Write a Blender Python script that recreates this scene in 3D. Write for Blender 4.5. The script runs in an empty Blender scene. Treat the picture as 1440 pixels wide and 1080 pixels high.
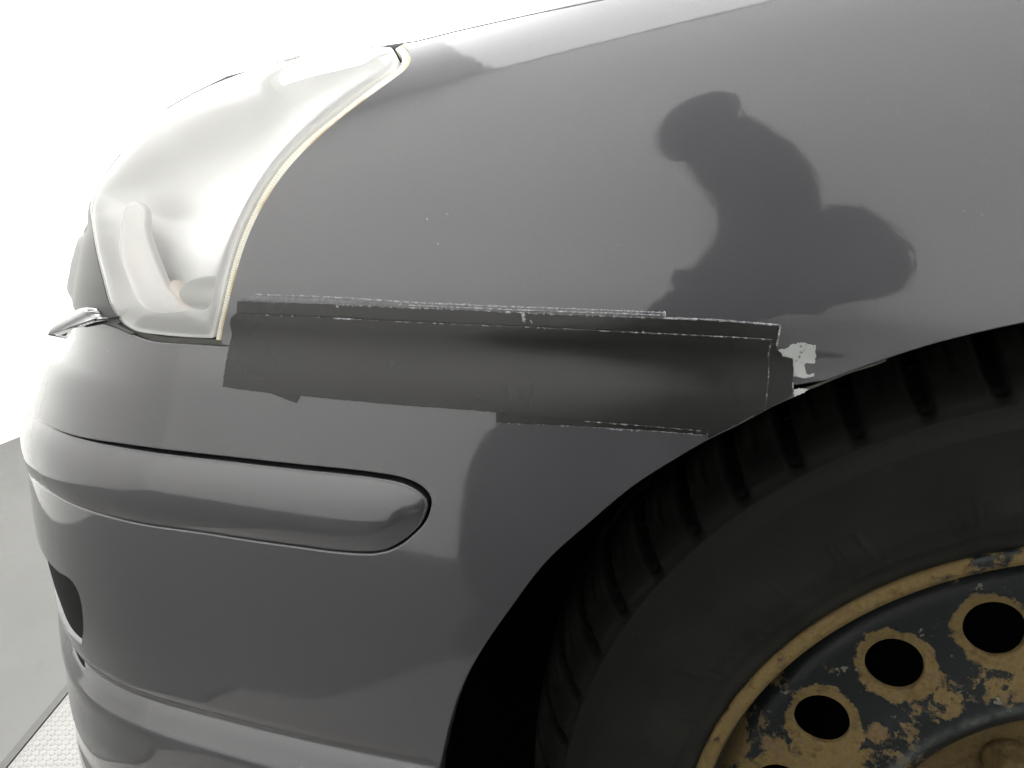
import bpy, math, random
import numpy as np
from mathutils import Vector, Matrix
from mathutils.bvhtree import BVHTree
from mathutils.geometry import delaunay_2d_cdt
random.seed(4); np.random.seed(4)
SC = bpy.context.scene
COL = SC.collection

# ------------------------------------------------------------------ camera
H_CAM = .656
F_PX = 1080.0
YAW, PITCH, ROLL = 8.0, 14.0, 0.0
def cam_axes(yaw, pitch, roll):
    y, p, r = map(math.radians, (yaw, pitch, roll))
    f = np.array([-math.sin(y)*math.cos(p), math.cos(y)*math.cos(p), -math.sin(p)])
    rt = np.array([math.cos(y), math.sin(y), 0.]); up = np.cross(rt, f)
    return rt*math.cos(r)+up*math.sin(r), up*math.cos(r)-rt*math.sin(r), f
RT, UP, FW = cam_axes(YAW, PITCH, ROLL)
CAM = np.array([0., 0., H_CAM])
cd = bpy.data.cameras.new('camera'); cam = bpy.data.objects.new('camera', cd); COL.objects.link(cam)
cd.sensor_width = 36; cd.lens = F_PX/1440*36; cd.clip_start = .02; cd.clip_end = 60
M = Matrix(((RT[0], UP[0], -FW[0], CAM[0]), (RT[1], UP[1], -FW[1], CAM[1]), (RT[2], UP[2], -FW[2], CAM[2]), (0, 0, 0, 1)))
cam.matrix_world = M
SC.camera = cam

# ------------------------------------------------------------------ world, lamps, exposure
w = bpy.data.worlds.new('World'); SC.world = w; w.use_nodes = True
w.node_tree.nodes['Background'].inputs[0].default_value = (.9, .95, 1, 1)
w.node_tree.nodes['Background'].inputs[1].default_value = .3
SC.view_settings.view_transform = 'Standard'; SC.view_settings.look = 'None'
SC.view_settings.gamma = 1; SC.view_settings.use_curve_mapping = False
SC.view_settings.exposure = 0.0
FLOOR_Z = -.12; CEIL_Z = 2.75
RX0, RX1, RY0, RY1 = -1.93, 4.6, -.66, 3.6
LAMPS = [(-1.20, 2.1, 1.2, 2.6, 255), (1.25, .22, 4.6, 1.68, 105), (2.6, 2.3, 1.2, 2.0, 30)]  # the very long panel is shaped to spread a soft glow on the fender top
for i, (x, y, sx, sy, pw) in enumerate(LAMPS):
    ld = bpy.data.lights.new('ceiling_lamp_light', 'AREA'); ld.shape = 'RECTANGLE'; ld.size = sx; ld.size_y = sy
    ld.energy = pw; ld.color = (1., .992, .975)
    lo = bpy.data.objects.new('ceiling_lamp_light', ld); COL.objects.link(lo); lo.location = (x, y, CEIL_Z-.062)
SC.render.engine = 'CYCLES'
SC.cycles.use_denoising = True
SC.cycles.max_bounces = 10; SC.cycles.diffuse_bounces = 5; SC.cycles.transparent_max_bounces = 12
SC.cycles.caustics_reflective = False; SC.cycles.caustics_refractive = False
SC.cycles.sample_clamp_indirect = 6

# ------------------------------------------------------------------ materials
def mat(name, col, rough=.5, metal=0., coat=0., coat_rough=.03, spec=.5, **k):
    m = bpy.data.materials.new(name); m.use_nodes = True
    b = m.node_tree.nodes['Principled BSDF']
    b.inputs['Base Color'].default_value = (*col, 1) if len(col) == 3 else col
    b.inputs['Roughness'].default_value = rough; b.inputs['Metallic'].default_value = metal
    b.inputs['Coat Weight'].default_value = coat; b.inputs['Coat Roughness'].default_value = coat_rough
    b.inputs['Specular IOR Level'].default_value = spec
    for kk, v in k.items(): b.inputs[kk].default_value = v
    return m
class NT:
    """tiny node helper"""
    def __init__(s, m): s.m = m; s.t = m.node_tree; s.b = s.t.nodes.get('Principled BSDF'); s.out = s.t.nodes.get('Material Output')
    def n(s, typ, **k):
        nd = s.t.nodes.new(typ)
        for a, v in k.items():
            if a.startswith('_'): setattr(nd, a[1:], v)
            else:
                key = int(a[1:]) if a[0] == 'i' and a[1:].isdigit() else a.replace('__', ' ')
                nd.inputs[key].default_value = v
        return nd
    def l(s, a, b): s.t.links.new(a, b)
    def coord(s): return s.n('ShaderNodeTexCoord').outputs['Object']
    def noise(s, scale, detail=4, rough=.5, vec=None, dist=0):
        nd = s.n('ShaderNodeTexNoise', Scale=scale, Detail=detail, Roughness=rough, Distortion=dist)
        s.l(vec if vec is not None else s.coord(), nd.inputs['Vector']); return nd.outputs['Fac']
    def ramp(s, fac, stops, interp='LINEAR'):
        nd = s.t.nodes.new('ShaderNodeValToRGB'); cr = nd.color_ramp; cr.interpolation = interp
        while len(cr.elements) < len(stops): cr.elements.new(.5)
        for e, (p, c) in zip(cr.elements, stops):
            e.position = p; e.color = (c, c, c, 1) if isinstance(c, (int, float)) else (*c, 1)
        s.l(fac, nd.inputs[0]); return nd.outputs[0]
    def math(s, op, a, b=None, clamp=False):
        nd = s.t.nodes.new('ShaderNodeMath'); nd.operation = op; nd.use_clamp = clamp
        for i, v in enumerate((a, b)):
            if v is None: continue
            if isinstance(v, (int, float)): nd.inputs[i].default_value = v
            else: s.l(v, nd.inputs[i])
        return nd.outputs[0]
    def mix(s, fac, a, b):
        nd = s.t.nodes.new('ShaderNodeMix'); nd.data_type = 'RGBA'
        for i, v in ((0, fac), (6, a), (7, b)):
            if isinstance(v, (int, float)): nd.inputs[i].default_value = v
            elif isinstance(v, tuple): nd.inputs[i].default_value = (*v, 1)
            else: s.l(v, nd.inputs[i])
        return nd.outputs[2]
    def bump(s, h, strength=.3, dist=.001, inp='Normal'):
        nd = s.n('ShaderNodeBump', Strength=strength, Distance=dist); s.l(h, nd.inputs['Height'])
        s.l(nd.outputs[0], s.b.inputs[inp]); return nd
    def attr(s, name):
        nd = s.t.nodes.new('ShaderNodeAttribute'); nd.attribute_name = name; return nd.outputs['Fac']

def paint_mat():
    m = mat('grey_metallic_paint', (.12, .12, .13), rough=.42, metal=.6, coat=1., coat_rough=.035)
    t = NT(m); t.b.inputs['Coat IOR'].default_value = 1.6
    fl = t.noise(2600, 2, .6)
    vo = t.n('ShaderNodeTexVoronoi', Scale=95.); t.l(t.coord(), vo.inputs['Vector'])
    sp = t.math('MULTIPLY', t.ramp(vo.outputs['Distance'], [(.035, 1.), (.06, 0.)]), t.ramp(t.noise(14, 3), [(.56, 0.), (.66, .5)]))
    base = t.mix(fl, (.038, .0375, .043), (.066, .065, .072))
    t.l(t.mix(sp, base, (.20, .20, .19)), t.b.inputs['Base Color'])
    t.l(t.math('SUBTRACT', 1., sp, True), t.b.inputs['Coat Weight'])
    sm = t.noise(9, 5, .62)                      # dust film and wiped streaks dull the clear coat a little
    t.l(t.ramp(sm, [(.3, .035), (.75, .075)]), t.b.inputs['Coat Roughness'])
    # orange peel in the clear coat
    op = t.noise(260, 2, .5); t.bump(op, .03, .0006, 'Coat Normal')
    return m
PAINT = paint_mat()
def tape_mat():
    m = mat('black_tape', (.0095, .0095, .0092), rough=.33, spec=.45)
    t = NT(m)
    n1 = t.noise(16, 3, .55); t.l(t.ramp(n1, [(.3, .17), (.7, .30)]), t.b.inputs['Roughness'])
    mp = t.n('ShaderNodeMapping'); mp.inputs['Scale'].default_value = (.22, 1, 1); t.l(t.coord(), mp.inputs[0])
    n2 = t.noise(26, 2, .5, mp.outputs[0]); t.bump(n2, .10, .0020)
    n3 = t.noise(190, 8, .7)
    
    return m
TAPE = tape_mat()
def residue_mat(name, lo, hi, col=(.52, .54, .56), scale=900):
    m = mat(name, col, rough=.7); t = NT(m)
    a = t.noise(scale, 6, .75); al = t.ramp(a, [(lo, 0.), (hi, 1.)])
    t.l(al, t.b.inputs['Alpha']); return m
RESID = residue_mat('adhesive_residue', .36, .66, (.30, .31, .325), 420)
RESID_FAINT = residue_mat('adhesive_film', .42, .80, (.20, .205, .22), 500)
EDGE = residue_mat('tape_edge_dust', .46, .62, (.22, .225, .225), 420)
EDGE_FAINT = residue_mat('tape_edge_dust_faint', .50, .60, (.12, .125, .12), 300)
BLACK = mat('black_plastic', (.0028, .0028, .0026), rough=.7, spec=.12)
DARK = mat('dark_void', (.004, .004, .004), rough=.9, spec=.1)
def rubber_mat():
    m = mat('tyre_rubber', (.02, .02, .019), rough=.62, spec=.09); t = NT(m)
    r = t.attr('radius')
    n = t.noise(30, 6, .65)
    nf = t.noise(240, 4, .6)
    # dusty film on the lower sidewall near the rim, and on the shoulder
    g = t.ramp(r, [(.205/.35, 1.), (.238/.35, .55), (.262/.35, .04), (.283/.35, .05), (.294/.35, 1.), (.31/.35, .45)])
    f = t.math('MULTIPLY', t.math('MULTIPLY', g, t.ramp(n, [(.3, .3), (.72, 1.)])), t.math('SUBTRACT', 1., t.attr('groove'), True))
    c = t.mix(f, (.0030, .0033, .0029), (.0175, .0175, .0155))
    c2 = t.mix(t.ramp(nf, [(.66, 0.), (.76, .5)]), c, (.03, .029, .025))
    t.l(c2, t.b.inputs['Base Color']); t.bump(nf, .25, .0006)
    return m
RUBBER = rubber_mat()
def rust_mat(name, bias, holes=True):
    m = mat(name, (.02, .025, .03), rough=.6, spec=.22); t = NT(m)
    co = t.coord()
    n1 = t.noise(26, 9, .66, co, .4); n2 = t.noise(95, 7, .7, co, .3); n3 = t.noise(420, 5, .7, co)
    s = t.math('ADD', t.math('MULTIPLY', n1, .62), t.math('MULTIPLY', n2, .53))
    s = t.math('ADD', s, bias); s = t.math('ADD', s, t.math('MULTIPLY', t.math('SUBTRACT', n3, .5), .16))
    if holes: s = t.math('ADD', s, t.attr('rust'))
    mask = t.ramp(s, [(.655, 0.), (.69, 1.)])
    rustc = t.ramp(n2, [(.28, (.030, .015, .005)), (.42, (.055, .034, .009)), (.52, (.085, .060, .015)), (.62, (.070, .043, .018)), (.72, (.088, .060, .039)), (.82, (.042, .022, .015))])
    rust2 = t.mix(t.ramp(n3, [(.35, 0.), (.7, .55)]), rustc, (.105, .082, .050))
    dark = t.mix(n3, (.0038, .0052, .0054), (.0075, .0098, .0102))
    spots = t.ramp(t.noise(150, 3, .55, co), [(.665, 0.), (.69, 1.)])
    dark = t.mix(spots, dark, (.085, .082, .068))
    fc = t.mix(mask, dark, rust2)
    if holes: fc = t.mix(t.math('MULTIPLY', t.attr('wear'), t.ramp(n2, [(.35, .2), (.6, .85)])), fc, (.060, .065, .063))
    t.l(fc, t.b.inputs['Base Color'])
    t.l(t.ramp(mask, [(0, .38), (1, .85)]), t.b.inputs['Roughness'])
    hh = t.math('ADD', t.math('MULTIPLY', mask, .9), t.math('MULTIPLY', n3, .5))
    t.bump(hh, .5, .0009)
    return m
RUST = rust_mat('rusted_dark_paint', .015); RUST_LIP = rust_mat('rusted_rim_lip', .16, False); RUST_BARREL = rust_mat('rim_barrel_paint', -.16, False)

# ------------------------------------------------------------------ tagging helpers
def tag(o, label=None, cat=None, group=None, kind=None):
    if label: o['label'] = label
    if cat: o['category'] = cat
    if group: o['group'] = group
    if kind: o['kind'] = kind
    return o
def empty(name, loc=(0, 0, 0)):
    o = bpy.data.objects.new(name, None); COL.objects.link(o); o.location = loc; o.empty_display_size = .1; return o
bpy.context.view_layer.update()
def link_mesh(name, me, m, parent=None):
    o = bpy.data.objects.new(name, me); COL.objects.link(o)
    if m is not None: me.materials.append(m)
    if parent is not None:
        o.parent = parent
        top = parent; off = Vector((0, 0, 0))
        while top is not None: off += top.location; top = top.parent
        me.transform(Matrix.Translation(-off))
    return o
def mesh_from(name, V, Fc, m, parent=None, smooth=True, attrs=None, normals=None):
    me = bpy.data.meshes.new(name); me.from_pydata([tuple(map(float, v)) for v in V], [], [tuple(int(i) for i in f) for f in Fc])
    if smooth: me.polygons.foreach_set('use_smooth', [True]*len(me.polygons))
    if attrs:
        for k, a in attrs.items():
            at = me.attributes.new(k, 'FLOAT', 'POINT'); at.data.foreach_set('value', np.asarray(a, np.float32))
    me.update()
    if normals is not None: me.normals_split_custom_set_from_vertices([tuple(map(float, n)) for n in normals])
    return link_mesh(name, me, m, parent)
def box(name, x0, x1, y0, y1, z0, z1, m, parent=None, bevel=0):
    import bmesh
    bm = bmesh.new(); bmesh.ops.create_cube(bm, size=1)
    for v in bm.verts: v.co = Vector(((x0+x1)/2+v.co.x*(x1-x0), (y0+y1)/2+v.co.y*(y1-y0), (z0+z1)/2+v.co.z*(z1-z0)))
    if bevel: bmesh.ops.bevel(bm, geom=bm.edges[:], offset=bevel, segments=2, affect='EDGES')
    me = bpy.data.meshes.new(name); bm.to_mesh(me); bm.free()
    return link_mesh(name, me, m, parent)

# ------------------------------------------------------------------ the room
def wall_mat():
    m = mat('white_wall', (.80, .80, .785), rough=.6); t = NT(m)
    n = t.noise(1.6, 5, .55); t.l(t.mix(n, (.77, .77, .755), (.84, .84, .825)), t.b.inputs['Base Color'])
    t.bump(t.noise(90, 3, .5), .08, .002); return m
WALL = wall_mat()
def floor_mat():
    m = mat('grey_concrete_floor', (.22, .22, .21), rough=.5); t = NT(m)
    n = t.noise(3.2, 7, .65); n2 = t.noise(22, 6, .7)
    c = t.mix(t.ramp(n, [(.3, 0.), (.7, 1.)]), (.050, .050, .048), (.064, .064, .0615))
    c = t.mix(t.ramp(n2, [(.58, 0.), (.72, .5)]), c, (.044, .043, .040))
    t.l(c, t.b.inputs['Base Color']); t.l(t.ramp(n, [(.3, .35), (.7, .6)]), t.b.inputs['Roughness']); t.bump(n2, .1, .002)
    return m
FLOORM = floor_mat()
th = .12
tag(box('floor', RX0-th, RX1+th, RY0-th, RY1+th, FLOOR_Z-.1, FLOOR_Z, FLOORM), kind='structure')
tag(box('ceiling', RX0-th, RX1+th, RY0-th, RY1+th, CEIL_Z, CEIL_Z+.1, WALL), kind='structure')
for nm, a, lab in (('wall', (RX0-th, RX0, RY0-th, RY1+th), 'plain white workshop wall in front of the car nose'),
                   ('wall', (RX1, RX1+th, RY0-th, RY1+th), 'plain white workshop wall behind the car'),
                   ('wall', (RX0, RX1, RY0-th, RY0), 'plain white workshop wall behind the photographer'),
                   ('wall', (RX0, RX1, RY1, RY1+th), 'plain white workshop wall on the far side of the car')):
    tag(box(nm, *a, FLOOR_Z, CEIL_Z, WALL), lab, 'wall')
LAMPBODY = mat('lamp_housing', (.7, .7, .7), rough=.4)
for i, (x, y, sx, sy, pw) in enumerate(LAMPS):
    e = tag(empty('ceiling_lamp', (x, y, CEIL_Z)), ('broad white ceiling lamp panel over the front of the car', 'very long white ceiling lamp panel, shaped to glow softly, above the photographer and the fender', 'small white ceiling lamp panel at the rear of the room')[i], 'lamp', 'ceiling lamp panels')
    box('lamp_housing', x-sx/2-.03, x+sx/2+.03, y-sy/2-.03, y+sy/2+.03, CEIL_Z-.058, CEIL_Z-.001, LAMPBODY, e)

# lift platform with raised chequer pattern
PA = np.array([-.69, .655]); PB = np.array([-.717, .803])
pdir = (PB-PA)/np.linalg.norm(PB-PA); pn = np.array([pdir[1], -pdir[0]])      # pn points towards +x
def plat_mat():
    m = mat('chequer_plate', (.5, .48, .44), rough=.45, metal=.15); t = NT(m)
    n = t.noise(40, 6, .65); t.l(t.mix(n, (.130, .128, .122), (.182, .179, .172)), t.b.inputs['Base Color'])
    mp = t.n('ShaderNodeMapping'); mp.inputs['Rotation'].default_value = (0, 0, .6); t.l(t.coord(), mp.inputs[0])
    sp = t.t.nodes.new('ShaderNodeSeparateXYZ'); t.l(mp.outputs[0], sp.inputs[0])
    fx = t.math('SINE', t.math('MULTIPLY', sp.outputs[0], 2*math.pi/.0125)); fy = t.math('SINE', t.math('MULTIPLY', sp.outputs[1], 2*math.pi/.0125))
    h = t.ramp(t.math('MULTIPLY', fx, fy), [(.15, 0.), (.5, 1.)]); t.bump(h, .8, .0015)
    return m
PLATM = plat_mat(); EDGEM = mat('black_edge_trim', (.02, .02, .018), rough=.5)
plat = tag(empty('lift_platform', (-.4, .6, FLOOR_Z)), 'light chequer plate lift platform with black edge trim under the car nose', 'platform')
def slab(name, o0, o1, s0, s1, z0, z1, m, parent):
    P = [PA+pn*o+pdir*s for o, s in ((o0, s0), (o1, s0), (o1, s1), (o0, s1))]
    V = [(*p, z) for z in (z0, z1) for p in P]
    return mesh_from(name, V, [(3, 2, 1, 0), (4, 5, 6, 7), (0, 1, 5, 4), (1, 2, 6, 5), (2, 3, 7, 6), (3, 0, 4, 7)], m, parent, smooth=False)
pk = [PA+pdir*1.5, PA-pdir*.555, np.array([-.46, .055]), np.array([-.27, -.24]), np.array([4.2, -.24]), np.array([4.2, PA[1]+1.45])]
V = [(*p, z) for z in (FLOOR_Z, 0) for p in pk]; n_ = len(pk)
mesh_from('plate', V, [tuple(range(n_))[::-1], tuple(range(n_, 2*n_))]+[(i, (i+1) % n_, n_+(i+1) % n_, n_+i) for i in range(n_)], PLATM, plat, smooth=False)
slab('edge_trim', -.011, -.0005, -.555, 1.5, FLOOR_Z, .002, EDGEM, plat)

# ------------------------------------------------------------------ body surface of the car
def spline(xs, ys):
    """natural cubic spline, returns callable"""
    xs = np.asarray(xs, float); ys = np.asarray(ys, float); n = len(xs); h = np.diff(xs)
    A = np.zeros((n, n)); r = np.zeros((n,)+ys.shape[1:]); A[0, 0] = A[-1, -1] = 1
    for i in range(1, n-1):
        A[i, i-1] = h[i-1]; A[i, i] = 2*(h[i-1]+h[i]); A[i, i+1] = h[i]
        r[i] = 6*((ys[i+1]-ys[i])/h[i]-(ys[i]-ys[i-1])/h[i-1])
    Mm = np.linalg.solve(A, r)
    def f(x):
        x = np.clip(np.asarray(x, float), xs[0], xs[-1]); i = np.clip(np.searchsorted(xs, x)-1, 0, n-2)
        hh = h[i]; a = (xs[i+1]-x)/hh; b = (x-xs[i])/hh
        if ys.ndim > 1: a = a[..., None]; b = b[..., None]; hh = hh[..., None]
        return a*ys[i]+b*ys[i+1]+((a**3-a)*Mm[i]+(b**3-b)*Mm[i+1])*hh**2/6
    return f
def pchip(xs, ys):
    xs = np.asarray(xs, float); ys = np.asarray(ys, float); h = np.diff(xs); d = np.diff(ys)/h
    m_ = np.zeros(len(xs)); m_[0] = d[0]; m_[-1] = d[-1]
    for i in range(1, len(xs)-1):
        if d[i-1]*d[i] > 0:
            w1 = 2*h[i]+h[i-1]; w2 = h[i]+2*h[i-1]; m_[i] = (w1+w2)/(w1/d[i-1]+w2/d[i])
    def f(x):
        x = np.clip(np.asarray(x, float), xs[0], xs[-1]); i = np.clip(np.searchsorted(xs, x)-1, 0, len(xs)-2)
        t = (x-xs[i])/h[i]; hh = h[i]
        return (2*t**3-3*t**2+1)*ys[i]+(t**3-2*t**2+t)*hh*m_[i]+(-2*t**3+3*t**2)*ys[i+1]+(t**3-t**2)*hh*m_[i+1]
    return f
def smooth(f, a, b, n=1200, sig=.01):
    xs = np.linspace(a, b, n); y = f(xs); s = sig/(b-a)*n; k = np.arange(-int(4*s)-1, int(4*s)+2); g = np.exp(-.5*(k/s)**2); g /= g.sum()
    pad = len(k)//2; yl = y[0]-(y[1]-y[0])*np.arange(pad, 0, -1) if y.ndim == 1 else y[0]-(y[1]-y[0])*np.arange(pad, 0, -1)[:, None]
    yr = y[-1]+(y[-1]-y[-2])*(np.arange(1, pad+1) if y.ndim == 1 else np.arange(1, pad+1)[:, None])
    yy = np.concatenate([yl, y, yr])
    if y.ndim == 1: ys = np.convolve(yy, g, 'valid'); return lambda x: np.interp(x, xs, ys)
    ys = np.stack([np.convolve(yy[:, j], g, 'valid') for j in range(y.shape[1])], 1)
    return lambda x: np.stack([np.interp(x, xs, ys[:, j]) for j in range(y.shape[1])], -1)
CP = np.array([(-.615, 1.165), (-.60, .95), (-.565, .76), (-.515, .635), (-.455, .535), (-.387, .452), (-.335, .402), (-.28, .376), (-.21, .359), (-.117, .345),
               (.0, .334), (.12, .327), (.26, .322), (.5, .319), (.8, .318), (1.3, .318)])
sq = np.r_[0, np.cumsum(np.linalg.norm(np.diff(CP, axis=0), axis=1))]
C0 = smooth(spline(sq, CP), sq[0], sq[-1], 2400, .022)
QMAX = sq[-1]-.05; QMIN = .02
Q_CORNER = sq[5]
def tang(q):
    e = 2e-3; d = C0(q+e)-C0(q-e); return d/np.linalg.norm(d, axis=-1, keepdims=True)
IS_T = [.10, .16, .20, .25, .30, .345, .40, .50, .57, .60, .64, .67, .70, .72, .735, .75, .77, .80, .90, 1.05, 1.4]
ISIDE = [.09, .055, .035, .02, .011, .007, .003, .0, .0, .001, .006, .011, .020, .030, .042, .060, .090, .130, .25, .40, .84]
ZT = [.10, .16, .20, .25, .30, .345, .40, .50, .57, .60, .64, .67, .702, .723, .738, .752, .768, .788, .832, .868, .89]
FRONT_T = [.10, .12, .15, .18, .21, .24, .27, .30, .32, .36, .39, .42, .45, .48, .51, .53, .5535, .562, .58, .60, .62, .66, .70, .9]
FRONT_I = [-.074, -.069, -.059, -.048, -.039, -.032, -.023, -.0135, -.0115, -.0135, -.0155, -.016, -.0145, -.0115, -.007, -.001, .0088, .0215, .0265, .0312, .0345, .0345, .0257, .02]
zfun = smooth(pchip(IS_T, ZT), .1, 1.4, 2600, .006)
iside = smooth(pchip(IS_T, ISIDE), .1, 1.4, 2600, .009)
ifront = smooth(pchip(FRONT_T, FRONT_I), .1, .9, 1600, .0035)
sstep = lambda x, a, b: (lambda u: u*u*(3-2*u))(np.clip((x-a)/(b-a), 0, 1))
WC = np.array([.244, .326, H_CAM-.346])            # wheel centre, on the plane of the rim lip
def rise(x): return np.where(x < .1, .18*(x+.05), .027+.18*.25*(1-np.exp(-(x-.1)/.25)))
def S(q, t, off=0.):
    q = np.asarray(q, float); t = np.asarray(t, float)
    c = C0(q); T = tang(q); N = np.stack([T[..., 1], -T[..., 0]], -1)     # outward normal in plan
    fw_ = 1-sstep(q, Q_CORNER-.02, Q_CORNER+.20)
    I = iside(t)*(1-.0*fw_) + fw_*ifront(t)
    dr = np.array([.75, 1.165])-c; dr /= np.linalg.norm(dr, axis=-1, keepdims=True)
    wb = sstep(I, .08, .35)[..., None]; D = -N*(1-wb)+dr*wb; D /= np.linalg.norm(D, axis=-1, keepdims=True)
    x = c[..., 0]
    # lower lip: a pressed crease, then a rolled lip under it
    cre = .0032*np.exp(-((t-.3475)/.0035)**2) - .007*sstep(t, .25, .30)*(1-sstep(t, .325, .345))*1.0
    # the fender and the bumper both roll in a little where they meet
    I2 = I+cre+.0026*np.exp(-((t-.583)/.0125)**2)*sstep(q, Q_CORNER, Q_CORNER+.12)
    z = zfun(t)+rise(x)*sstep(t, .60, .72)
    # a faint flare round the wheel opening
    d = np.hypot(x-WC[0], z-WC[2]); fl = .0012*np.exp(-((d-.30)/.030)**2)*sstep(x, -.25, -.05)
    P = np.empty(x.shape+(3,)); P[..., :2] = c+D*(I2-fl)[..., None]; P[..., 2] = z
    return P
def SN(q, t):
    e = 1.5e-3; a = S(q+e, t)-S(q-e, t); b = S(q, t+e)-S(q, t-e); n = np.cross(a, b)
    return n/np.linalg.norm(n, axis=-1, keepdims=True)
gq = np.linspace(QMIN, QMAX, 560); gt = np.r_[np.linspace(.11, .82, 330), np.linspace(.823, 1.35, 40)]
GQ, GT = np.meshgrid(gq, gt, indexing='ij'); GP = S(GQ, GT)
def project(P):
    d = np.asarray(P)-CAM; w_ = d@FW; return np.stack([720+F_PX*(d@RT)/w_, 540-F_PX*(d@UP)/w_], -1)

gi, gj = GP.shape[:2]
_idx = np.arange(gi*gj).reshape(gi, gj)
_quads = np.stack([_idx[:-1, :-1], _idx[1:, :-1], _idx[1:, 1:], _idx[:-1, 1:]], -1).reshape(-1, 4)
_tris = np.concatenate([_quads[:, [0, 1, 2]], _quads[:, [0, 2, 3]]])
_V = [Vector(p) for p in GP.reshape(-1, 3).tolist()]
BV = BVHTree.FromPolygons(_V, _tris.tolist())
def px2qt(pts):
    """picture measurements -> position on the body surface"""
    out = []
    for X, Y in pts:
        d = Vector(FW+RT*(X-720)/F_PX-UP*(Y-540)/F_PX).normalized()
        loc, nr, i, dist = BV.ray_cast(Vector(CAM), d)
        if loc is None: raise ValueError('ray misses body %s' % ((X, Y),))
        tr = _tris[i]; A, B, C = (np.array(_V[k]) for k in tr); P = np.array(loc)
        v0, v1, v2 = B-A, C-A, P-A; d00, d01, d11, d20, d21 = v0@v0, v0@v1, v1@v1, v2@v0, v2@v1; dn = d00*d11-d01*d01
        b = (d11*d20-d01*d21)/dn; c = (d00*d21-d01*d20)/dn; a = 1-b-c
        qs = GQ.reshape(-1)[tr]; ts = GT.reshape(-1)[tr]
        out.append((a*qs[0]+b*qs[1]+c*qs[2], a*ts[0]+b*ts[1]+c*ts[2]))
    x = np.array(out); tgt = np.asarray(pts, float); x0 = x.copy()
    for _ in range(3):
        e = 1.5e-3; f = project(S(x[:, 0], x[:, 1])); fq = (project(S(x[:, 0]+e, x[:, 1]))-project(S(x[:, 0]-e, x[:, 1])))/(2*e); ft = (project(S(x[:, 0], x[:, 1]+e))-project(S(x[:, 0], x[:, 1]-e)))/(2*e)
        dlt = tgt-f; det = fq[:, 0]*ft[:, 1]-fq[:, 1]*ft[:, 0]; ok = np.abs(det) > 2.5e5
        det = np.where(ok, det, 1.); st = np.stack([(dlt[:, 0]*ft[:, 1]-dlt[:, 1]*ft[:, 0])/det, (fq[:, 0]*dlt[:, 1]-fq[:, 1]*dlt[:, 0])/det], -1)
        st = np.clip(st, -.002, .002); st[~ok] = 0; x = x+st
    return x
def xz2qt(pts):
    """side view position (x, z) on the flank -> (q, t)"""
    out = []
    for x, z in pts:
        q = np.interp(x, C0(gq)[:, 0], gq) if x > -.3 else None
        tt = np.linspace(.11, .74, 500); P = S(np.full_like(tt, q), tt); out.append((q, float(np.interp(z, P[:, 2], tt))))
    return np.array(out)
def resamp(P, h, closed=False):
    P = np.asarray(P, float)
    if closed: P = np.vstack([P, P[:1]])
    out = []
    for a, b in zip(P[:-1], P[1:]):
        n = max(1, int(math.ceil(np.linalg.norm(b-a)/h)))
        out += [a+(b-a)*k/n for k in range(n)]
    if not closed: out.append(P[-1])
    return np.array(out)
def curve(P, h=.004, per=None):
    """smooth curve through points (any dimension), resampled"""
    P = np.asarray(P, float); s = np.r_[0, np.cumsum(np.linalg.norm(np.diff(P, axis=0), axis=1))]
    n = max(2, int(s[-1]/h)+1); return spline(s, P)(np.linspace(0, s[-1], n))
def pxcurve(P, h=4): return px2qt(curve(P, h))
def inside(pts, poly):
    x, y = pts[:, 0], pts[:, 1]; r = np.zeros(len(pts), bool); n = len(poly)
    for i in range(n):
        x0, y0 = poly[i]; x1, y1 = poly[(i+1) % n]
        if y0 == y1: continue
        c = ((y0 > y) != (y1 > y)) & (x < (x1-x0)*(y-y0)/(y1-y0)+x0); r ^= c
    return r
def segdist(pts, poly, closed=True):
    poly = np.asarray(poly); A = poly if closed else poly[:-1]; B = np.roll(poly, -1, 0) if closed else poly[1:]
    best = np.full(len(pts), 1e9)
    for a, b in zip(A, B):
        ab = b-a; L = ab@ab+1e-18; u = np.clip(((pts-a)@ab)/L, 0, 1); best = np.minimum(best, np.linalg.norm(pts-a-u[:, None]*ab, axis=1))
    return best
def softdist(pts, loop):
    """smooth distance to an outline, without ridges along its middle"""
    c = resamp(loop, .004, True); d2 = ((pts[:, None]-c[None])**2).sum(-1)+1e-10; return ((d2**-1.5).sum(1)*.004*.5)**(-.5)
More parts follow.
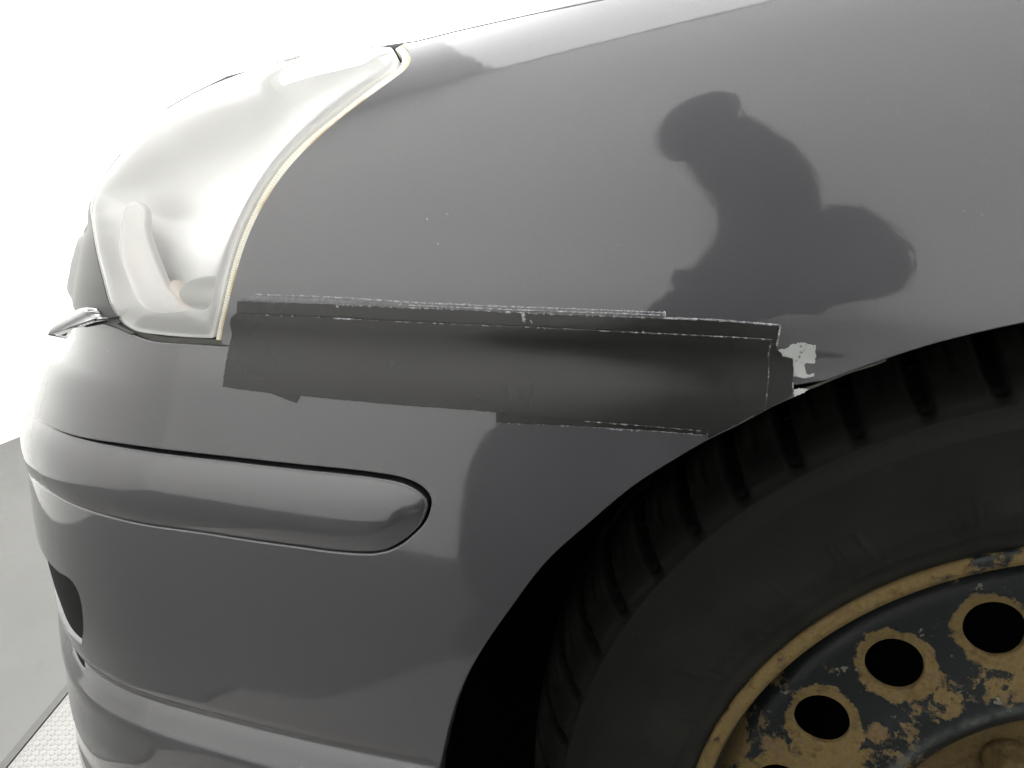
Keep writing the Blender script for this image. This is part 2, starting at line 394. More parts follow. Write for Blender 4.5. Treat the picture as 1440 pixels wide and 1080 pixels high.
def triangulate(loops, h, extra=None, rings=()):
    """loops[0] outer, others holes. returns verts, tris"""
    pts = [tuple(p) for lp in loops for p in lp]; edges = []; k = 0
    for lp in loops:
        n = len(lp); edges += [(k+i, k+(i+1) % n) for i in range(n)]; k += n
    allp = np.concatenate(loops); lo = allp.min(0); hi = allp.max(0)
    hx, hy = (h, h) if isinstance(h, (int, float)) else h
    gx, gy = np.meshgrid(np.arange(lo[0]+hx/2, hi[0], hx), np.arange(lo[1]+hy/2, hi[1], hy), indexing='ij')
    G = np.stack([gx.ravel(), gy.ravel()], -1)
    G[:, 0] += (np.round((G[:, 1]-lo[1])/hy) % 2)*hx*.5
    ok = inside(G, loops[0])
    for lp in loops[1:]: ok &= ~inside(G, lp)
    G = G[ok]; dm = np.full(len(G), 1e9)
    for lp in loops: dm = np.minimum(dm, segdist(G, lp))
    G = G[dm > (.30*min(hx, hy) if not rings else rings[-1]+.35*min(hx, hy))]
    for rd in rings:                        # rows of points that follow the outline, for rolled edges
        lp = loops[0]; tg = np.roll(lp, -1, 0)-np.roll(lp, 1, 0); tg /= np.linalg.norm(tg, axis=1, keepdims=True)
        sgn = 1 if ((lp[:, 0]*np.roll(lp[:, 1], -1)-np.roll(lp[:, 0], -1)*lp[:, 1]).sum() > 0) else -1
        Q = lp+np.stack([-tg[:, 1], tg[:, 0]], 1)*rd*sgn; dq = segdist(Q, lp); Q = Q[(dq > rd*.93) & inside(Q, lp)]; pts += [tuple(p) for p in Q]
    pts += [tuple(p) for p in G]
    V, E, Fc, *_ = delaunay_2d_cdt([Vector(p) for p in pts], edges, [], 0, 1e-7)
    V = np.array([tuple(v) for v in V]); Fc = np.array([tuple(f) for f in Fc]); cen = V[Fc].mean(1)
    ok = inside(cen, loops[0])
    for lp in loops[1:]: ok &= ~inside(cen, lp)
    Fc = Fc[ok]
    ar = (V[Fc[:, 1]]-V[Fc[:, 0]]); br = (V[Fc[:, 2]]-V[Fc[:, 0]]); cr = ar[:, 0]*br[:, 1]-ar[:, 1]*br[:, 0]
    Fc = Fc[np.abs(cr) > 1e-11]; cr = cr[np.abs(cr) > 1e-11]
    Fc[cr < 0] = Fc[cr < 0][:, ::-1]
    return V, Fc
def panel(name, loops, m, parent, h=.008, off=None, round_=.0012, depth=.010, attrs_fn=None, surf=None, rings=()):
    """a pressed panel lying on the body surface: rounded edges turned inwards"""
    surf = surf or S
    V2, Fc = triangulate(loops, h, None, rings)
    used = np.unique(Fc); rm = -np.ones(len(V2), int); rm[used] = np.arange(len(used)); V2 = V2[used]; Fc = rm[Fc]
    o = off(V2) if off is not None else np.zeros(len(V2))
    def P_(v, o_):
        P = surf(v[:, 0], v[:, 1]); e = 1.2e-3
        a = surf(v[:, 0]+e, v[:, 1])-surf(v[:, 0]-e, v[:, 1]); b = surf(v[:, 0], v[:, 1]+e)-surf(v[:, 0], v[:, 1]-e)
        n = np.cross(a, b); n /= np.linalg.norm(n, axis=1, keepdims=True); return P+n*o_[:, None], n
    P, N = P_(V2, o)
    if off is not None:                      # true normals of the offset surface
        e = 8e-4; dq = np.array([e, 0]); dt = np.array([0, e])
        a = P_(V2+dq, off(V2+dq))[0]-P_(V2-dq, off(V2-dq))[0]; b = P_(V2+dt, off(V2+dt))[0]-P_(V2-dt, off(V2-dt))[0]
        N2 = np.cross(a, b); N2 /= np.linalg.norm(N2, axis=1, keepdims=True)
    else: N2 = N
    # boundary
    ed = {}
    for f in Fc:
        for a, b in ((f[0], f[1]), (f[1], f[2]), (f[2], f[0])): ed[(a, b)] = 1
    bnd = [(a, b) for (a, b) in ed if (b, a) not in ed]
    outv = {}
    for a, b in bnd:
        d = P[b]-P[a]; ov = np.cross(d, N[a]+N[b]); L = np.linalg.norm(ov)
        if L < 1e-12: continue
        ov = ov/L
        for k in (a, b): outv.setdefault(k, []).append(ov)
    bv = sorted(outv); bi = {k: i for i, k in enumerate(bv)}
    O = np.array([np.mean(outv[k], 0) for k in bv]); O /= np.maximum(np.linalg.norm(O, axis=1, keepdims=True), .3)
    Pb, Nb, Ns = P[bv], N[bv], N2[bv]
    rings = [(round_*.38*.7, round_*.08, .4), (round_*.8*.7, round_*.42, 1.1), (round_*.7, round_, 3.), (round_*.7, depth, 50.)]
    AV = [P]; AN = [N2]; faces = [tuple(f) for f in Fc]; base = len(P); prev = {k: k for k in bv}
    for oo, dd, wgt in rings:
        AV.append(Pb+O*oo-Nb*dd); n = Ns+O*wgt; AN.append(n/np.linalg.norm(n, axis=1, keepdims=True))
        cur = {k: base+i for i, k in enumerate(bv)}
        for a, b in bnd:
            if a in bi and b in bi: faces.append((prev[b], prev[a], cur[a], cur[b]))
        prev = cur; base += len(bv)
    V = np.concatenate(AV); NN = np.concatenate(AN)
    at = None
    if attrs_fn is not None:
        vv = np.concatenate([V2]+[V2[bv]]*len(rings)); at = attrs_fn(vv)
    return mesh_from(name, V, faces, m, parent, True, at, NN)

# ------------------------------------------------------------------ outlines taken over from the photograph
strip_out = [(567, 62), (574, 70), (578, 83), (572, 95), (558, 107), (530, 128), (500, 150), (455, 187), (410, 232), (370, 290), (345, 345), (330, 395), (319, 440), (311, 479)]
strip_in = [(555, 67), (563, 76), (564, 86), (556, 97), (543, 107), (515, 127), (486, 150), (440, 187), (395, 232), (358, 290), (334, 345), (320, 395), (310, 440), (302, 477)]
lens_r = [(549, 67.5), (555, 75), (554, 84), (547, 94), (533, 105), (508, 122), (478, 145), (432, 183), (386, 232), (349, 290), (326, 345), (313, 395), (304, 440), (297, 475)]
lens_b = [(297, 475), (250, 473), (212, 469), (188, 464), (174, 456)]
lens_l = [(174, 456), (160, 438), (147, 400), (137, 360), (131, 325), (128, 300)]
seam_low = [(313, 484), (420, 492), (560, 503), (700, 514), (850, 525), (1000, 536), (1100, 541), (1150, 534)]
arch_px = [(1161, 533), (1199, 519), (1240, 505), (1295, 487), (1370, 467), (1438, 452)]
arch_low_px = [(1138, 548), (1108, 560), (1080, 573), (1040, 595), (995, 617), (955, 640), (885, 685), (820, 740), (770, 785), (722, 846), (684, 900), (656, 948), (638, 992), (626, 1036), (617, 1078)]
hood_seam = [(585, 60), (640, 46), (720, 28), (790, 13), (848, 1)]

so = pxcurve(strip_out); hs = px2qt(hood_seam)
T_HOOD = float(hs[-1, 1])
a_px = pxcurve(arch_px); al = pxcurve(arch_low_px)
ax, az = S(a_px[-1:, 0], a_px[-1:, 1])[0][[0, 2]]
# rest of the opening, out of the picture: a circle round the wheel and down behind it
rr = math.hypot(ax-WC[0]-.03, az-WC[2]); a0 = math.atan2(az-WC[2], ax-WC[0]-.03)
rest = [(WC[0]+.03+(rr+.012*(1-math.cos(a0-a)))*math.cos(a), WC[2]+(rr+.012*(1-math.cos(a0-a)))*math.sin(a)) for a in np.linspace(a0, -.25, 46)[1:]]
rest_qt = xz2qt(rest); Q_REAR = float(np.interp(.86, C0(gq)[:, 0], gq))
fender_outer = np.vstack([so[::-1][1:], hs, [(Q_REAR, T_HOOD+.004)], [(Q_REAR, .16)], [(rest_qt[-1, 0], .16)], rest_qt[::-1], a_px[::-1], pxcurve(seam_low)[::-1][1:]])
hb_ = resamp(fender_outer, .006, True)

car = tag(empty('car', (.4, 1.1, 0)), 'dark grey metallic car seen close at its front left corner and wheel', 'car')
fender = panel('fender', [hb_], PAINT, car, h=.0085)

# hood: from its seam over to the far side
hood_front_px = [(578, 58), (557, 61), (521, 66), (440, 73), (380, 90), (320, 106)]
hf = pxcurve(hood_front_px)
gap = .0012
hood_seam_up = hs+np.array([0, gap])
tfront = hf[-1, 1]; qn = hf[-1, 0]
nose_line = [(.945, .7445), (.915, .7385), (.885, .722), (.85, .706), (.80, .690), (.70, .676), (.45, .668), (QMIN+.02, .668)]
hood_outer = np.vstack([hood_seam_up, [(Q_REAR, T_HOOD+.004+gap)], [(Q_REAR, 1.3)], [(QMIN+.02, 1.3)], np.array(nose_line)[::-1], hf[::-1]])
hood = panel('hood', [resamp(hood_outer, .012, True)], PAINT, car, h=.014)

# headlight
lr = pxcurve(lens_r); lb = pxcurve(lens_b); ll = pxcurve(lens_l)
lens_top = hf[::-1]-np.array([0, .0008])
lens_top = lens_top[(lens_top[:, 0] < lr[0, 0]-.004) & (lens_top[:, 0] > .972)][::-1]
lens_outer = np.vstack([lr, lb[1:], ll[1:], [(.850, .7025), (.882, .7190), (.914, .7362), (.945, .7424)], lens_top[::-1]])
lens_loop = resamp(lens_outer, .004, True)

def lens_mat():
    m = bpy.data.materials.new('clear_lens'); m.use_nodes = True; t = NT(m); t.t.nodes.remove(t.b)
    tr = t.n('ShaderNodeBsdfTransparent'); tr.inputs[0].default_value = (.985, .985, .985, 1)
    gl = t.n('ShaderNodeBsdfGlossy', Roughness=.02); fr = t.n('ShaderNodeFresnel', IOR=1.55)
    mx = t.n('ShaderNodeMixShader'); t.l(fr.outputs[0], mx.inputs[0]); t.l(tr.outputs[0], mx.inputs[1]); t.l(gl.outputs[0], mx.inputs[2])
    t.l(mx.outputs[0], t.out.inputs[0]); return m
LENS = lens_mat()
CHROME = mat('bright_reflector', (.94, .94, .938), rough=.3, metal=0.)
SATIN = mat('satin_lamp_bezel', (.84, .83, .82), rough=.3, metal=.15)
AMBER = mat('peach_bulb_reflector', (.93, .84, .76), rough=.45)
TRIM = mat('lamp_seat_plastic', (.035, .034, .028), rough=.45)
head = tag(empty('headlight', (-.25, .40, .64)), None); head.parent = car; head.location = Vector((-.25, .40, .64))-car.location
lens_c = lens_loop.mean(0)
def lens_off(v):
    d = segdist(v, lens_loop); return .0035*(1-np.exp(-d/.012))
panel('lens', [lens_loop], LENS, head, h=.007, off=lens_off, round_=.0004, depth=.0008)
def bowl_off(v):
    d = softdist(v, lens_loop); return -.0009-.052*(1-np.exp(-(d/.022)**1.6))
cen = lens_loop.mean(0); hl = cen+(lens_loop-cen)*1.0
panel('reflector', [hl], CHROME, head, h=.006, off=bowl_off, round_=.0004, depth=.022, rings=(.002, .0045, .0075, .011, .015))
# the inner bezel curving down the front side of the lamp, and the bulb reflector at its foot
bz = px2qt(curve([(140, 325), (146, 298), (159, 276), (170, 282), (174, 308), (182, 345), (197, 384), (220, 420), (246, 449), (236, 459), (208, 462), (186, 455), (168, 432), (153, 395), (143, 358), (140, 325)], 4)[:-1])
def bz_off(v):
    d = softdist(v, bz_loop); return -.0105+.0045*(1-np.exp(-d/.006))
bz_loop = resamp(bz, .003, True)
panel('bezel', [bz_loop], mat('peach_white_bezel', (.94, .925, .91), .22), head, h=.005, off=bz_off, round_=.002, depth=.0045)
def dome(name, px, r, sq_, off, m, parent, rot=0.):
    q, t_ = px2qt([px])[0]; P = S(np.array(q), np.array(t_)); n = SN(np.array(q), np.array(t_)); P = P+n*off
    e = 1e-3; ex = S(np.array(q+e), np.array(t_))-S(np.array(q-e), np.array(t_)); ex /= np.linalg.norm(ex); ey = np.cross(n, ex)
    c_, s_ = math.cos(rot), math.sin(rot); ex, ey = ex*c_+ey*s_, ey*c_-ex*s_
    V = [P+n*r*.45]; Fc = []; NR, NS = 8, 28
    for i in range(1, NR+1):
        a = i/NR*math.pi/2
        for j in range(NS):
            b = 2*math.pi*j/NS; V.append(P+ex*r*math.sin(a)*math.cos(b)+ey*r*sq_*math.sin(a)*math.sin(b)+n*r*.45*math.cos(a))
    for j in range(NS): Fc.append((0, 1+j, 1+(j+1) % NS))
    for i in range(NR-1):
        for j in range(NS):
            a0_ = 1+i*NS; Fc.append((a0_+j, a0_+NS+j, a0_+NS+(j+1) % NS, a0_+(j+1) % NS))
    return mesh_from(name, V, Fc, m, parent)
dome('indicator_reflector', (233, 421), .013, .42, -.015, AMBER, head, -.6)
dome('bulb', (274, 416), .021, .45, -.014, mat('grey_bulb_shade', (.66, .66, .65), .35, .1), head, .05)
# rubber seat under the lamp
seat = np.vstack([pxcurve([(312, 482), (298, 479), (250, 477), (212, 473), (187, 467), (172, 459)]), pxcurve([(163, 459), (180, 469), (210, 479.5), (250, 484), (300, 486.5), (313, 487)])])
panel('lamp_seat', [resamp(seat, .003, True)], TRIM, head, h=.003, off=lambda v: np.full(len(v), -.003), round_=.0006, depth=.006)
# ribbed cream gasket between lamp and fender
def gasket_mat():
    m = mat('cream_gasket', (.62, .59, .50), rough=.55); t = NT(m)
    a = t.attr('along'); wv = t.math('SINE', t.math('MULTIPLY', a, 2*math.pi/.0016)); ed = t.attr('edge')
    h = t.ramp(wv, [(0., 0.), (.8, 1.)]); c = t.mix(h, (.46, .445, .38), (.60, .59, .53))
    ny = t.noise(60, 3, .6); ym = t.math('MULTIPLY', t.ramp(ed, [(.55, 0.), (.8, 1.)]), t.ramp(ny, [(.40, 0.), (.55, 1.)]))
    t.l(t.mix(ym, c, (.34, .26, .12)), t.b.inputs['Base Color']); t.bump(h, .25, .0005); return m
si = pxcurve(strip_in); gk = np.vstack([si, (so-np.array([.0013, 0]))[::-1]])
gk_in = px2qt(curve([(p[0]+1., p[1]+.3) for p in strip_in], 3)); gk_out = px2qt(curve([(p[0]-1.9, p[1]-.7) for p in strip_out], 3))
gk_loop = np.vstack([gk_in, gk_out[::-1]])
def gk_attr(v):
    s_ = np.r_[0, np.cumsum(np.linalg.norm(np.diff(gk_in, axis=0), axis=1))]
    d2 = ((v[:, None]-gk_in[None])**2).sum(-1); i = d2.argmin(1); i0 = np.clip(i, 1, len(gk_in)-2)
    tg = gk_in[i0+1]-gk_in[i0-1]; tg /= np.linalg.norm(tg, axis=1, keepdims=True)
    al_ = s_[i0]+((v-gk_in[i0])*tg).sum(1); d_in = np.sqrt(d2.min(1)); d_out = segdist(v, gk_out, False)
    return {'along': al_, 'edge': d_in/(d_in+d_out+1e-9)}
panel('gasket', [resamp(gk_loop, .0012, True)], gasket_mat(), head, h=.0011, off=lambda v: np.full(len(v), -.0006), round_=.0006, depth=.006, attrs_fn=gk_attr)

# bumper cover
seam_b = [(318, 488.5), (420, 495.5), (560, 506.5), (700, 517.5), (850, 528.5), (1000, 539.5), (1095, 546), (1124, 551)]
b_top_l = pxcurve([(313, 489), (298, 488), (250, 485), (210, 481), (184, 472), (165, 463), (150, 457.5), (137, 453)])
low_end = [(-.0915, .30), (-.088, .20), (-.080, .125)]
le = xz2qt(low_end)
bump_outer = np.vstack([b_top_l[::-1], pxcurve(seam_b), pxcurve([(1130, 551), (1108, 560), (1080, 573)])[1:-1], al[al[:, 1] < .563], le[:2], [(le[2, 0], .118)], [(QMIN+.02, .118)], [(QMIN+.02, b_top_l[-1, 1])]])
groove_up = [(43, 580), (75, 600.5), (110, 612.5), (160, 621), (225, 630), (300, 638.5), (400, 649.5), (475, 657), (540, 665), (580, 675), (600, 688), (608, 703), (607, 717), (600, 735), (585, 752), (567, 767), (547, 777), (528, 781)]
groove_lo = [(528, 781.5), (500, 781), (425, 772.5), (350, 762), (280, 751), (200, 739.5), (133, 723), (100, 711), (63, 690), (44, 676)]
gu = pxcurve(groove_up); gl_ = pxcurve(groove_lo)
hole_m = np.vstack([[(.12, gu[0, 1]+.002)], gu, gl_[1:], [(.12, gl_[-1, 1])]])
mold_up = [(43, 583), (75, 605), (110, 618.5), (160, 629.5), (225, 640), (300, 649), (400, 660.5), (475, 668.5), (540, 677), (575, 687), (590, 697), (598.5, 709), (597, 720), (590, 736), (576, 751), (558, 764), (543, 771.5), (526, 775.5)]
mold_lo = [(526, 775.5), (500, 775.5), (425, 767.5), (350, 757.5), (280, 747), (200, 735.5), (133, 720), (100, 709), (63, 688), (44, 674)]
mu = pxcurve(mold_up); ml = pxcurve(mold_lo)
mold = np.vstack([[(.123, mu[0, 1]+.002)], mu, ml[1:], [(.123, ml[-1, 1])]])
fogr = pxcurve([(84, 805), (96, 812), (107, 826), (114, 846), (117, 870), (117, 892), (114, 907)])
fog = np.vstack([fogr, [(fogr[-1, 0]-.03, fogr[-1, 1]-.003), (.20, fogr[-1, 1]), (.20, fogr[0, 1]+.004)]])
slit = px2qt([(104, 915), (112, 921), (119, 932), (122, 943), (115, 939), (108, 928)])
bumper = panel('bumper', [resamp(bump_outer, .006, True), resamp(hole_m, .004, True), resamp(fog, .004, True), resamp(slit, .002, True)], PAINT, car, h=(.0040, .0068))
mold_loop = resamp(mold, .0022, True)
def mold_off(v):
    d = softdist(v, mold_loop); u = np.clip(d/.0150, 0, 1); return .0050*(1-(1-u)**2.1)-.0008
panel('rub_strip', [mold_loop], PAINT, bumper, h=(.007, .004), off=mold_off, round_=.0009, depth=.008, rings=(.0007, .0016, .0028, .0043, .0062, .0085, .0115))

fog_in = resamp(fog.mean(0)+(fog-fog.mean(0))*.995, .004, True)
panel('fog_opening_shade', [fog_in], BLACK, bumper, h=.006, off=lambda v: np.full(len(v), -.0030), round_=.0003, depth=.001)  # near-flush black sheet stands in for the shade inside the fog opening
# grille surround between the lamps
gs = np.vstack([ll[1:]-np.array([.0022, 0]), [(.846, .6985)], np.array([p for p in nose_line if p[0] < .86])-np.array([0, .0035]), [(QMIN+.02, b_top_l[-1, 1]+.0012)], b_top_l[::-1][:14]+np.array([0, .0012])])
gl0 = px2qt([(168, 459)])[0]
gs = np.vstack([gs, [gl0+np.array([-.003, .001])]])
panel('grille_surround', [resamp(gs, .005, True)], mat('dark_grey_trim', (.075, .075, .075), rough=.42, spec=.3), car, h=.009)

# headlamp washer cover on the bumper's upper edge
def solid_px(name, pxs, origin, heading, thick, m, parent, bevel=.0015, lift=0):
    hx, hy = heading; L = math.hypot(hx, hy); u = np.array([hx/L, hy/L, 0]); n = np.array([u[1], -u[0], 0.])
    if n[1] > 0: n = -n
    o = np.array(origin); V = []
    for X, Y in pxs:
        d = FW+RT*(X-720)/F_PX-UP*(Y-540)/F_PX; tt = ((o-CAM)@n)/(d@n); V.append(CAM+d*tt)
    V = np.array(V); back = V-n*thick; import bmesh
    bm = bmesh.new(); fv = [bm.verts.new(v) for v in V]; bv = [bm.verts.new(v) for v in back]; k = len(V)
    bm.faces.new(fv); bm.faces.new(bv[::-1])
    for i in range(k): bm.faces.new((fv[i], bv[i], bv[(i+1) % k], fv[(i+1) % k]))
    bmesh.ops.recalc_face_normals(bm, faces=bm.faces[:]); bmesh.ops.bevel(bm, geom=bm.edges[:], offset=bevel, segments=3, affect='EDGES')
    me = bpy.data.meshes.new(name); bm.to_mesh(me); bm.free(); me.polygons.foreach_set('use_smooth', [True]*len(me.polygons))
    return link_mesh(name, me, m, parent)
wq = px2qt([(80, 468), (132, 452)]); WP = S(wq[:, 0], wq[:, 1])+SN(wq[:, 0], wq[:, 1])*.005; WO = WP[1]; WH = tuple((WP[0]-WP[1])[:2])
solid_px('washer_cover', curve([(66, 473), (69, 463), (77, 453), (91, 444), (103, 437), (115, 433), (121, 436), (123, 443), (130, 448), (134, 449), (118, 457), (98, 465), (80, 472)], 4), WO, WH, .012, PAINT, bumper, .0012)
solid_px('washer_shade_strip', [(67, 474.5), (80, 473), (98, 466), (118, 458), (134, 450.5), (133, 454), (118, 461.5), (98, 469.5), (80, 475.5), (70, 477)], WO+np.array([.001, .002, 0]), WH, .010, BLACK, bumper, .0004)  # black strip put in for the shade under the washer cover

# inner shell behind the gaps, wheel arch liner
arch_all = np.vstack([[(le[2, 0], .12)], le[::-1], al[::-1][al[::-1][:, 1] > le[0, 1]+.004], a_px, rest_qt[1:]])
ac = np.array([np.interp(WC[0]+.03, C0(gq)[:, 0], gq), .31])
big = ac+(arch_all-ac)*1.035
big = big[(big[:, 1] > .112)]
shell = np.vstack([[(QMIN+.05, .111)], [(big[0, 0], .111)], big, [(big[-1, 0], .111)], [(Q_REAR-.02, .111)], [(Q_REAR-.02, .715)], [(1.10, .715)], [(1.085, .728)], [(.98, .738)], [(.86, .70)], [(.8, .67)], [(QMIN+.05, .655)]])
lens_in = cen+(lens_loop-cen)*1.02
panel('inner_shell', [resamp(shell, .02, True), resamp(lens_in, .006, True)], DARK, car, h=.02, off=lambda v: np.full(len(v), -.0135), round_=.0004, depth=.002)
bg = resamp(big, .012); bP = S(bg[:, 0], bg[:, 1]); bN = SN(bg[:, 0], bg[:, 1]); bP = np.vstack([bP[:1]-np.array([0, 0, .12]), bP]); bN = np.vstack([bN[:1], bN]); cx_, cz_ = WC[0]+.03, WC[2]
V = []; Fc = []
for i, p in enumerate(bP):
    r = np.array([p[0]-cx_, 0, p[2]-cz_]); r /= np.linalg.norm(r); p = p-bN[i]*.011
    y = .63
    for q_ in (p, p+r*.012+np.array([0, .012, 0]), p+r*.018+np.array([0, .06, 0]), np.array([p[0]+r[0]*.02, .50, p[2]+r[2]*.02]), np.array([p[0]+r[0]*.01, y, p[2]+r[2]*.01]), np.array([cx_, y, cz_-.36])): V.append(q_)
for i in range(len(bP)-1):
    for j in range(5): Fc.append((6*i+j, 6*i+j+1, 6*i+7+j, 6*i+6+j))
mesh_from('wheel_arch_liner', V, Fc, BLACK, car)

def ribbon(name, pxline, wpx, off, m, parent, jitter=0., thick=.0002, tip=True):
    c = curve(pxline, 3) if len(pxline) > 2 else resamp(np.array(pxline, float), 3)
    tg = np.gradient(c, axis=0); tg /= np.linalg.norm(tg, axis=1, keepdims=True); nn = np.stack([-tg[:, 1], tg[:, 0]], 1)
    rnd = np.random.RandomState(int(abs(pxline[0][0]*7+pxline[0][1]))); ww = wpx/2*(1+jitter*rnd.uniform(-1, 1, len(c)))
    if tip: ww[0] *= .4; ww[-1] *= .4
    a = px2qt(c+nn*ww[:, None]); b = px2qt(c-nn*ww[:, None]); o = off
    A = S(a[:, 0], a[:, 1])+SN(a[:, 0], a[:, 1])*o; B = S(b[:, 0], b[:, 1])+SN(b[:, 0], b[:, 1])*o; N = SN(a[:, 0], a[:, 1]); n = len(c)
    V = np.vstack([A+N*thick, B+N*thick, A, B]); Fc = []
    for i in range(n-1):
        Fc += [(i, n+i, n+i+1, i+1), (2*n+i, i, i+1, 2*n+i+1), (n+i, 3*n+i, 3*n+i+1, n+i+1)]
    return mesh_from(name, V, Fc, m, parent)

# ------------------------------------------------------------------ the wheel (turned a little, so it has its own frame)
STEER, CAMBER = math.radians(9.), math.radians(1.4)
wn = np.array([-math.sin(STEER)*math.cos(CAMBER), -math.cos(STEER)*math.cos(CAMBER), math.sin(CAMBER)])
e1 = np.array([math.cos(STEER), -math.sin(STEER), 0.]); e2 = np.cross(e1, -wn); e2 = -e2 if e2[2] < 0 else e2
def W(x, y, d): return WC+np.multiply.outer(np.asarray(x, float), e1)+np.multiply.outer(np.asarray(y, float), e2)-np.multiply.outer(np.asarray(d, float), wn)
wheel = empty('wheel'); wheel.parent = car; wheel.location = Vector(WC)-car.location
# tyre
TP = np.array([(.1975, .010), (.2015, .0055), (.2042, .0012), (.2065, -.0008), (.2095, -.0018), (.213, -.0030), (.2165, -.0058), (.226, -.0088), (.238, -.0112), (.248, -.0118), (.258, -.0108), (.2615, -.0108), (.2635, -.0088), (.270, -.0058), (.276, -.0012), (.2815, .0055),
               (.2865, .0130), (.2915, .0225), (.2955, .033), (.2985, .045), (.3003, .056), (.3008, .060), (.2935, .061), (.2935, .068), (.3015, .069), (.3035, .09), (.3035, .125), (.3015, .145), (.297, .16), (.288, .178), (.27, .19), (.245, .196), (.215, .19), (.198, .18)])
sp_ = np.r_[0, np.cumsum(np.linalg.norm(np.diff(TP, axis=0), axis=1))]
sa = np.unique(np.r_[np.linspace(0, sp_[-1], 50), np.linspace(sp_[12], sp_[21], 46), sp_]); prof = np.stack([np.interp(sa, sp_, TP[:, 0]), np.interp(sa, sp_, TP[:, 1])], 1)
prof = smooth(lambda x: np.stack([np.interp(x, sp_, TP[:, 0]), np.interp(x, sp_, TP[:, 1])], -1), 0, sp_[-1], 2400, .0012)(sa)
NP_ = len(prof); PITCHN = 58; NA = PITCHN*20
tgp = np.gradient(prof, axis=0); tgp /= np.linalg.norm(tgp, axis=1, keepdims=True); pnorm = np.stack([tgp[:, 1], -tgp[:, 0]], 1)
ang = np.arange(NA)*2*math.pi/NA
AA, SS = np.meshgrid(ang, sa, indexing='ij')
g0, g1 = sp_[13], sp_[21]
along = (SS-g0)/(g1-g0)
ph = (AA*PITCHN/(2*math.pi)+.30*np.clip(along, 0, 1)**1.5+.18) % 1.
wid = .105+.045*np.clip(along, 0, 1)
prf = lambda x, w_, s_: np.clip((w_-np.abs(x))/s_+.5, 0, 1)
grv = prf(ph-.5, wid, .07)*sstep(along, .0, .10)*(1-sstep(SS, sp_[21], sp_[21]+.001))
ph2 = (ph+.5) % 1.
sipe = prf(ph2-.5, .022, .05)*sstep(along, .30, .36)*(1-sstep(along, .62, .66))
ph3 = (ph+.27) % 1.
sipe += prf(ph3-.5, .016, .05)*sstep(along, .42, .48)
inner = prf(ph-.5, .07, .07)*(SS > sp_[24])*(SS < sp_[28])
disp = sum(.0007*np.exp(-((prof[None, :, 0]-rc)/.0011)**2)*(SS < g1) for rc in (.2145, .2265, .2405, .2525, .2700))-(.0075*grv*(.25+.75*sstep(along, 0, .35))+.0016*sipe+.005*inner)
# raised marks in the rubber near the bead, worn beyond reading
mk = np.zeros_like(disp); rsd = np.random.RandomState(11)
Rr = prof[None, :, 0]+0*AA
for (rc, hh) in ((.2205, .0036), (.2325, .0026)):
    a_ = .2
    while a_ < 6.2:
        wl_ = rsd.uniform(.010, .022); run = rsd.rand() < .62
        if run: mk += (np.abs(AA-a_-wl_/2) < wl_/2*.6)*(np.abs(Rr-rc) < hh*rsd.uniform(.5, 1))*1.
        a_ += wl_*1.25+(.12 if rsd.rand() < .06 else 0)
disp += .0007*np.clip(mk, 0, 1)
R_ = prof[None, :, 0]+disp*pnorm[None, :, 0]; D_ = prof[None, :, 1]+disp*pnorm[None, :, 1]
V = W(R_*np.cos(AA), R_*np.sin(AA), D_).reshape(-1, 3)
ii = np.arange(NA)[:, None]*NP_+np.arange(NP_-1)[None]; jj = ((np.arange(NA)+1) % NA)[:, None]*NP_+np.arange(NP_-1)[None]
Fc = np.stack([ii, ii+1, jj+1, jj], -1).reshape(-1, 4)
tyre = mesh_from('tyre', V, Fc, RUBBER, wheel, True, {'radius': (R_/.35).reshape(-1), 'groove': np.clip(grv+sipe+inner, 0, 1).reshape(-1)})
# rim: lip and barrel
def lathe(name, prof, m, parent, n=240, attrs=None):
    prof = np.array(prof); a = np.arange(n)*2*math.pi/n; A_, I_ = np.meshgrid(a, np.arange(len(prof)), indexing='ij')
    V = W(prof[I_, 0]*np.cos(A_), prof[I_, 0]*np.sin(A_), prof[I_, 1]).reshape(-1, 3); k = len(prof)
    ii = np.arange(n)[:, None]*k+np.arange(k-1)[None]; jj = ((np.arange(n)+1) % n)[:, None]*k+np.arange(k-1)[None]
    return mesh_from(name, V, np.stack([ii, ii+1, jj+1, jj], -1).reshape(-1, 4), m, parent, True, attrs)
def fine(P, h=.0006, sig=.0005):
    P = np.array(P); s_ = np.r_[0, np.cumsum(np.linalg.norm(np.diff(P, axis=0), axis=1))]
    f = smooth(lambda x: np.stack([np.interp(x, s_, P[:, 0]), np.interp(x, s_, P[:, 1])], -1), 0, s_[-1], 1500, sig); return f(np.linspace(0, s_[-1], int(s_[-1]/h)))
lathe('rim_lip', fine([(.1995, .0110), (.2028, .0100), (.2038, .0040), (.2032, .0002), (.2012, -.0012), (.1985, -.0014), (.1962, -.0004), (.1950, .0022), (.1946, .006)]), RUST_LIP, wheel, 300)
lathe('rim_barrel', fine([(.1947, .0056), (.1935, .0095), (.1905, .0150), (.1885, .024), (.188, .05), (.180, .09), (.178, .18)], .002), RUST_BARREL, wheel)
DR = pchip([.0, .030, .034, .038, .046, .065, .078, .086, .094, .103, .111, .119, .127, .140, .157, .172, .180, .186, .19], [.040, .040, .043, .056, .0595, .0600, .0585, .054, .043, .027, .0155, .0115, .0128, .0165, .0190, .0192, .0205, .0255, .030])
DRs = smooth(DR, 0, .19, 900, .0016)
def dsurf(x, y): return W(x, y, DRs(np.hypot(x, y)))
hang = [math.radians(a) for a in np.arange(20)*18.]
def wheel_px(X, Y, d):
    r = FW+RT*(X-720)/F_PX-UP*(Y-540)/F_PX; o = WC-wn*d; tt = ((o-CAM)@wn)/(r@wn); Q = CAM+r*tt-o; return np.array([Q@e1, Q@e2])
